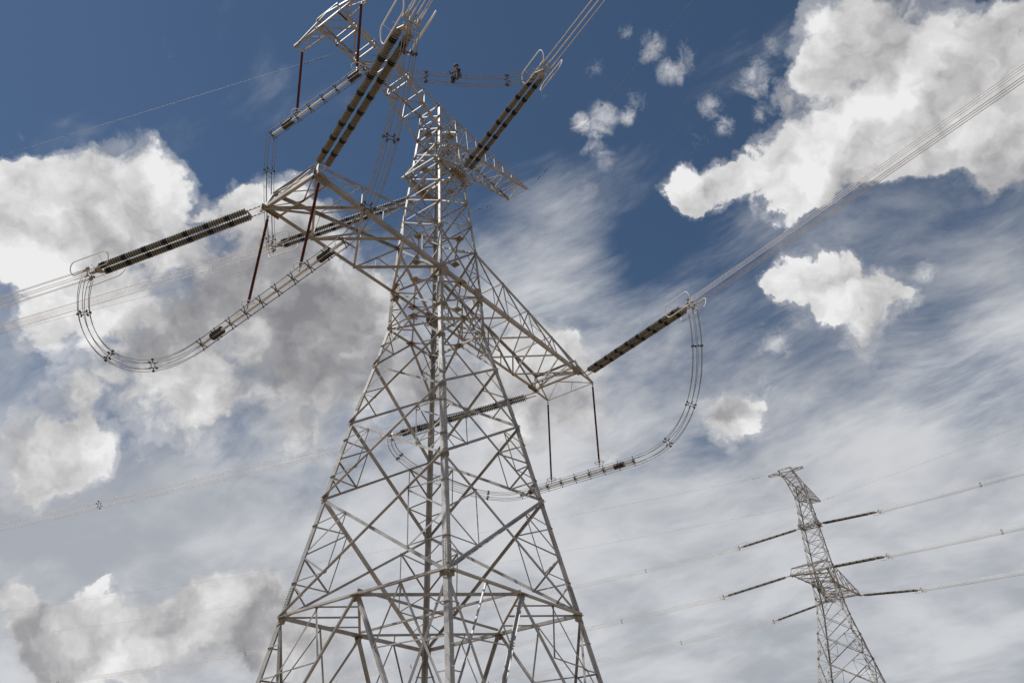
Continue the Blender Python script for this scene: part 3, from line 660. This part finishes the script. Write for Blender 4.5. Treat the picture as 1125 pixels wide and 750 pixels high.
# rigid jumpers with their hangers
def hexpath(pts, side_hint=None):
    out = []; n = len(pts)
    for i, p in enumerate(pts):
        t = (pts[min(i+1, n-1)]-pts[max(i-1, 0)]).normalized()
        out.append((p, t))
    return out
def bundle_on(path, root, xhint, r0=BR, rad=.022, mname='wire'):
    """six wires parallel to a path"""
    n = len(path); fr = []; x = None
    for i, p in enumerate(path):
        t = (path[min(i+1, n-1)]-path[max(i-1, 0)]).normalized()
        x = (xhint if x is None else x); x = (x-t*x.dot(t)).normalized(); fr.append((p, x, t.cross(x), t))
    for a, b in HEX:
        m = MB(); m.tube([p+(x*a+y*b)*r0 for p, x, y, t in fr], rad, 5); m.build('wire', mname, root, smooth=True)
    return fr
def jumper(label, ta, tb, ea, eb, side, la, lb, rods, bulge_a, bulge_b, group='jumper loops slung under the pylon', sp_a=3, sp_b=3, weights=(.12, .88)):
    """ta, tb: ends of the rigid tube; ea, eb: ends of the strings; la, lb: how hard the loops pull"""
    root = thing('jumper_loop', label, 'jumper', ta, group)
    loops = []; O = ta; ta, tb, ea, eb = ta-O, tb-O, ea-O, eb-O; d = (tb-ta).normalized()
    m = MB(); m.tube([ta-d*.1, tb+d*.1], .10, 10); m.build('rigid_tube', 'alu', root, smooth=True)
    n = 10; fr = bundle_on([ta.lerp(tb, i/n) for i in range(n+1)], root, Vector((0, 0, 1)).cross(d), rad=.02)
    ns = max(4, int((tb-ta).length/1.45))
    for i in range(ns+1):
        c = ta.lerp(tb, i/ns); m = MB()
        for a, b in HEX:
            x = Vector((0, 0, 1)).cross(d).normalized(); y = d.cross(x); e = c+(x*a+y*b)*BR*1.18
            m.tube([c, e], .032, 5)
        m.lathe(c-d*.08, d, [(0, .13), (.16, .13)], 8)
        m.build('spacer', 'cast', root)
    for w in weights:
        c = ta.lerp(tb, w); m = MB(); x = Vector((0, 0, 1)).cross(d).normalized(); y = d.cross(x)
        for j in range(6): m.lathe(c+d*(-.48+.17*j), d, [(0, .12), (.0, .27), (.12, .27), (.12, .12)], 10)
        m.build('counterweight', 'cast', root)
    for (p0, e, dirn, bul, ns2) in ((ta, ea, -d, bulge_a, sp_a), (tb, eb, d, bulge_b, sp_b)):
        pts = bez(p0, p0+dirn*bul[0]+Vector((0, 0, bul[1]))+(e-p0)*bul[2], e+Vector((0, 0, bul[3]))+(p0-e)*bul[4], e+Vector((0, 0, -.35)), 26); loops.append([p+O for p in pts])
        fr = bundle_on(pts, root, Vector((0, 0, 1)).cross(d))
        for q in range(ns2):
            i = int(26*(q+.8)/(ns2+.4)); m = MB(); spacer(m, fr[i][0], fr[i][3], k=1.1); m.build('spacer', 'cast', root)
    return loops
def hanger(label, top, bot, ring=True):
    t = thing('suspension_insulator', label, 'insulator', top, 'dark red hangers of the jumpers')
    b = bot-top; L = b.length; a = b.normalized()
    m = MB(); x = .35; prof = [(.3, .04)]
    while x < L-.5:
        prof += [(x, .05), (x+.012, .105), (x+.03, .05), (x+.06, .05), (x+.072, .085), (x+.088, .05)]; x += .12
    prof.append((L-.4, .04)); m.lathe((0, 0, 0), a, prof, 10); m.build('insulator_rod', 'rubber', t)
    m = MB(); m.tube([(0, 0, 0), a*.32], .035, 6); m.box(a*.1, (.07, 0, 0), (0, .03, 0), (0, 0, .1)); m.build('end_fitting', 'fitting', t)
    m = MB(); m.tube([a*(L-.42), a*L], .04, 6); m.build('end_fitting', 'fitting', t)
    r = MB(); c = a*(L-.45); pts = [c+Vector((math.cos(2*math.pi*i/20)*.42, math.sin(2*math.pi*i/20)*.42, 0)) for i in range(20)]
    r.tube(pts, .03, 6, closed=True); r.tube([pts[0], c, pts[10]], .015, 4); r.build('grading_ring', 'alu', t, smooth=True)
    return t
jumper('long loop hanging left of the body under the near end of the lower cross-arm', W1(-14.8, -5.6, 30.9), W1(-14.7, 7.6, 29.35), END['c'], END['d'], None, 0, 0, (), (3.2, 0, 0, -2.2, 0), (8.2, .2, 0, -6.0, 0))
hanger('hanger nearer the body on the left lower cross-arm', W1(-14.75, -2.55, 38.0), W1(-14.7, -1.6, 30.65))
hanger('leftmost hanger, at the outer corner of the lower cross-arm', W1(-14.6, 2.75, 38.0), W1(-14.7, 3.2, 30.1))
jumper('loop hanging right of the body under the far end of the lower cross-arm', W1(20.1, -5.6, 29.0), W1(20.1, 6.6, 29.35), END['a'], END['f'], None, 0, 0, (), (6.0, 0, 0, -6.5, 0), (4.5, 0, 0, -3.5, 0))
hanger('rightmost hanger, at the pointed end of the far lower cross-arm', W1(20.1, -2.45, 38.15), W1(20.1, -2.15, 29.5))
hanger('hanger just right of the body under the far lower cross-arm', W1(20.1, 2.75, 38.1), W1(20.1, 3.1, 29.4))
LOOPS = jumper('highest loop, slung from the top cross-arm with the worker seated on it', W1(-13.4, -4.4, 49.3), W1(-13.5, 5.75, 49.3), END['b'], END['e'], None, 0, 0, (), (2.0, -2.5, .25, -3.1, .25), (.8, -.2, .35, -1.1, .2), weights=(.1, .82), sp_a=2)
hanger('hanger in front of the top cross-arm near the top edge', W1(-13.35, -3.25, 58.9), W1(-13.35, -3.5, 49.9))
hanger('hanger at the left tip of the top cross-arm', W1(-13.2, 4.0, 58.9), W1(-13.3, 3.2, 49.8))
# ground wires with vibration dampers
def ground_wire(label, P, az, s0, span, damp=(2.2, 3.4)):
    dh = bearing(az); t = thing('ground_wire', label, 'ground wire', P, 'ground wires on the pylon tops')
    at = lambda x: dh*x+Vector((0, 0, s0*x-s0/span*x*x))
    m = MB(); m.tube([at(span*(j/50)**1.5) for j in range(51)], .014, 5); m.build('wire', 'wire', t, smooth=True)
    for x in damp:
        c = at(x)+Vector((0, 0, -.08)); m = MB(); m.tube([c-dh*.25, c+dh*.25], .012, 4)
        for s in (-1, 1): m.lathe(c+dh*(.17*s-.06), dh, [(0, .03), (.02, .05), (.1, .05), (.13, .03)], 8)
        m.build('vibration_damper', 'cast', t)
ground_wire('thin wire running left from the near end of the top cross-arm', W1(-10.9, 1.6, 59.3), LEFT, -.06, 420)
ground_wire('thin wire running left behind the body from the far end of the top cross-arm', W1(13.1, 1.3, 59.4), LEFT, -.06, 420)
ground_wire('thin wire rising right from the far end of the top cross-arm', W1(13.1, -1.3, 59.4), RIGHT, -.06, 420)
ground_wire('thin wire running left from the top of the far pylon', W2(-10.6, 3.9, 70.9), LEFT, -.07, 420)
ground_wire('second thin wire running left from the shaft top of the far pylon', W2(14.6, 1.1, 71.2), LEFT, -.07, 420)
ground_wire('thin wire running right from the top of the far pylon', W2(14.6, -1.1, 71.2), RIGHT, -.07, 420)

# ------------------------------------------------------------------ the worker
def build_worker(P, face_dir):
    f = Vector(face_dir).normalized(); root = None
    J = [((0, 0, 0), .15), ((0, .0, .20), .155), ((-.03, .09, .40), .185), ((-.05, .13, .55), .06), ((-.05, .17, .69), .095), ((-.05, .19, .77), .08)]
    E = [(0, 1), (1, 2), (2, 3), (3, 4), (4, 5)]
    def chain(start, pts):
        p = start
        for c, r in pts: J.append((c, r)); E.append((p, len(J)-1)); p = len(J)-1
        return p
    for s in (-1, 1):
        chain(0, [((s*.12, .03, -.03), .11), ((s*.19, .30, -.16), .08), ((s*.19, .30, -.42), .062), ((s*.18, .27, -.68), .05), ((s*.19, .40, -.74), .04)])
        w = chain(2, [((s*.19-.02, .08, .46), .075), ((s*.33, .20, .24), .05), ((s*.25, .42, .12), .035), ((s*.24, .48, .11), .03)])
        for k in range(4):                      # fingers curl over the wire
            a = (k-1.5)*.02
            chain(w, [((s*.24+a, .53, .11-.002*k), .010), ((s*.24+a*1.1, .56, .075), .009), ((s*.24+a*1.1, .545, .05), .008)])
        chain(w, [((s*.24-s*.04, .49, .085), .011), ((s*.24-s*.045, .52, .06), .010)])
    me = bpy.data.meshes.new('person'); me.from_pydata([c for c, r in J], E, [])
    o = bpy.data.objects.new('person', me); scene.collection.objects.link(o)
    sk = o.modifiers.new('skin', 'SKIN'); layer = me.skin_vertices[0].data if me.skin_vertices else None
    if layer is None:
        bpy.context.view_layer.update()
        bm = bmesh.new(); bm.from_mesh(me); bm.verts.layers.skin.verify(); bm.to_mesh(me); bm.free(); layer = me.skin_vertices[0].data
    for i, (c, r) in enumerate(J): layer[i].radius = (r, r)
    layer[0].use_root = True
    sb = o.modifiers.new('sub', 'SUBSURF'); sb.levels = sb.render_levels = 2
    dg = bpy.context.evaluated_depsgraph_get(); dg.update()
    m2 = bpy.data.meshes.new_from_object(o.evaluated_get(dg)); o.modifiers.clear(); o.data = m2
    for k in ('cloth', 'skin', 'boot'): m2.materials.append(MAT[k])
    for p in m2.polygons:
        c = p.center; p.use_smooth = True
        p.material_index = 1 if (c.z > .60 or (c.y > .44 and c.z > .0)) else 2 if c.z < -.62 else 0
    x = f.cross(Vector((0, 0, 1))); R = Matrix((( x.x, f.x, 0), (x.y, f.y, 0), (0, 0, 1)))
    o.rotation_euler = R.to_euler(); o.location = P; o.scale = (1.24,)*3
    o['label'] = 'person in dark work clothes sitting on the wires with legs hanging down'; o['category'] = 'person'
    h = MB(); c = Vector((-.05, .18, .76))
    h.lathe(c+Vector((0, 0, .0)), (-.02, .15, 1), [(0, .15), (.012, .155), (.015, .125), (.06, .118), (.10, .09), (.125, .05), (.135, .01)], 16); h.build('helmet', 'helmet', o, smooth=True)
    g = MB()
    for s in (-1, 1): g.tube([(s*.09, -.14, .10), (s*.10, -.12, .46), (s*.09, .08, .57), (s*.10, .24, .42), (s*.07, .15, .05)], .022, 5)
    g.tube([(.158*math.cos(a*.5236), .155*math.sin(a*.5236), .06) for a in range(12)], .026, 5, closed=True)
    g.build('harness', 'strap', o)
    b = MB(); b.lathe((.30, -.05, -.22), (0, 0, 1), [(0, .10), (.02, .13), (.26, .14), (.27, .12)], 10); b.tube([(.30, -.05, .03), (.26, -.03, .18), (.15, 0, .12)], .012, 4)
    b.build('tool_bag', 'cloth', o)
    b = MB(); b.box((-.02, -.20, .34), (.14, 0, 0), (0, .07, .01), (0, -.02, .18)); b.build('back_pack', 'cloth', o)
    n = MB(); n.lathe((-.05, .255, .70), (0, 1, -.1), [(0, .018), (.03, .008)], 6)
    n.build('nose', 'skin', o)
    for s in (-1, 1):
        n = MB(); n.lathe((-.05+s*.035, .262, .735), (0, 1, 0), [(0, .012), (.006, .008)], 6); n.build('eye', 'cloth', o)
        n = MB(); n.box((-.05+s*.098, .17, .70), (.012, 0, 0), (0, .02, 0), (0, 0, .03)); n.build('ear', 'skin', o)
    n = MB(); n.box((-.05, .262, .665), (.025, 0, 0), (0, .006, 0), (0, 0, .006)); n.build('mouth', 'rubber', o)
    return o
lp = LOOPS[0]; iw = 12
build_worker(lp[iw]+Vector((0, 0, .36)), (-.45, -1, 0))
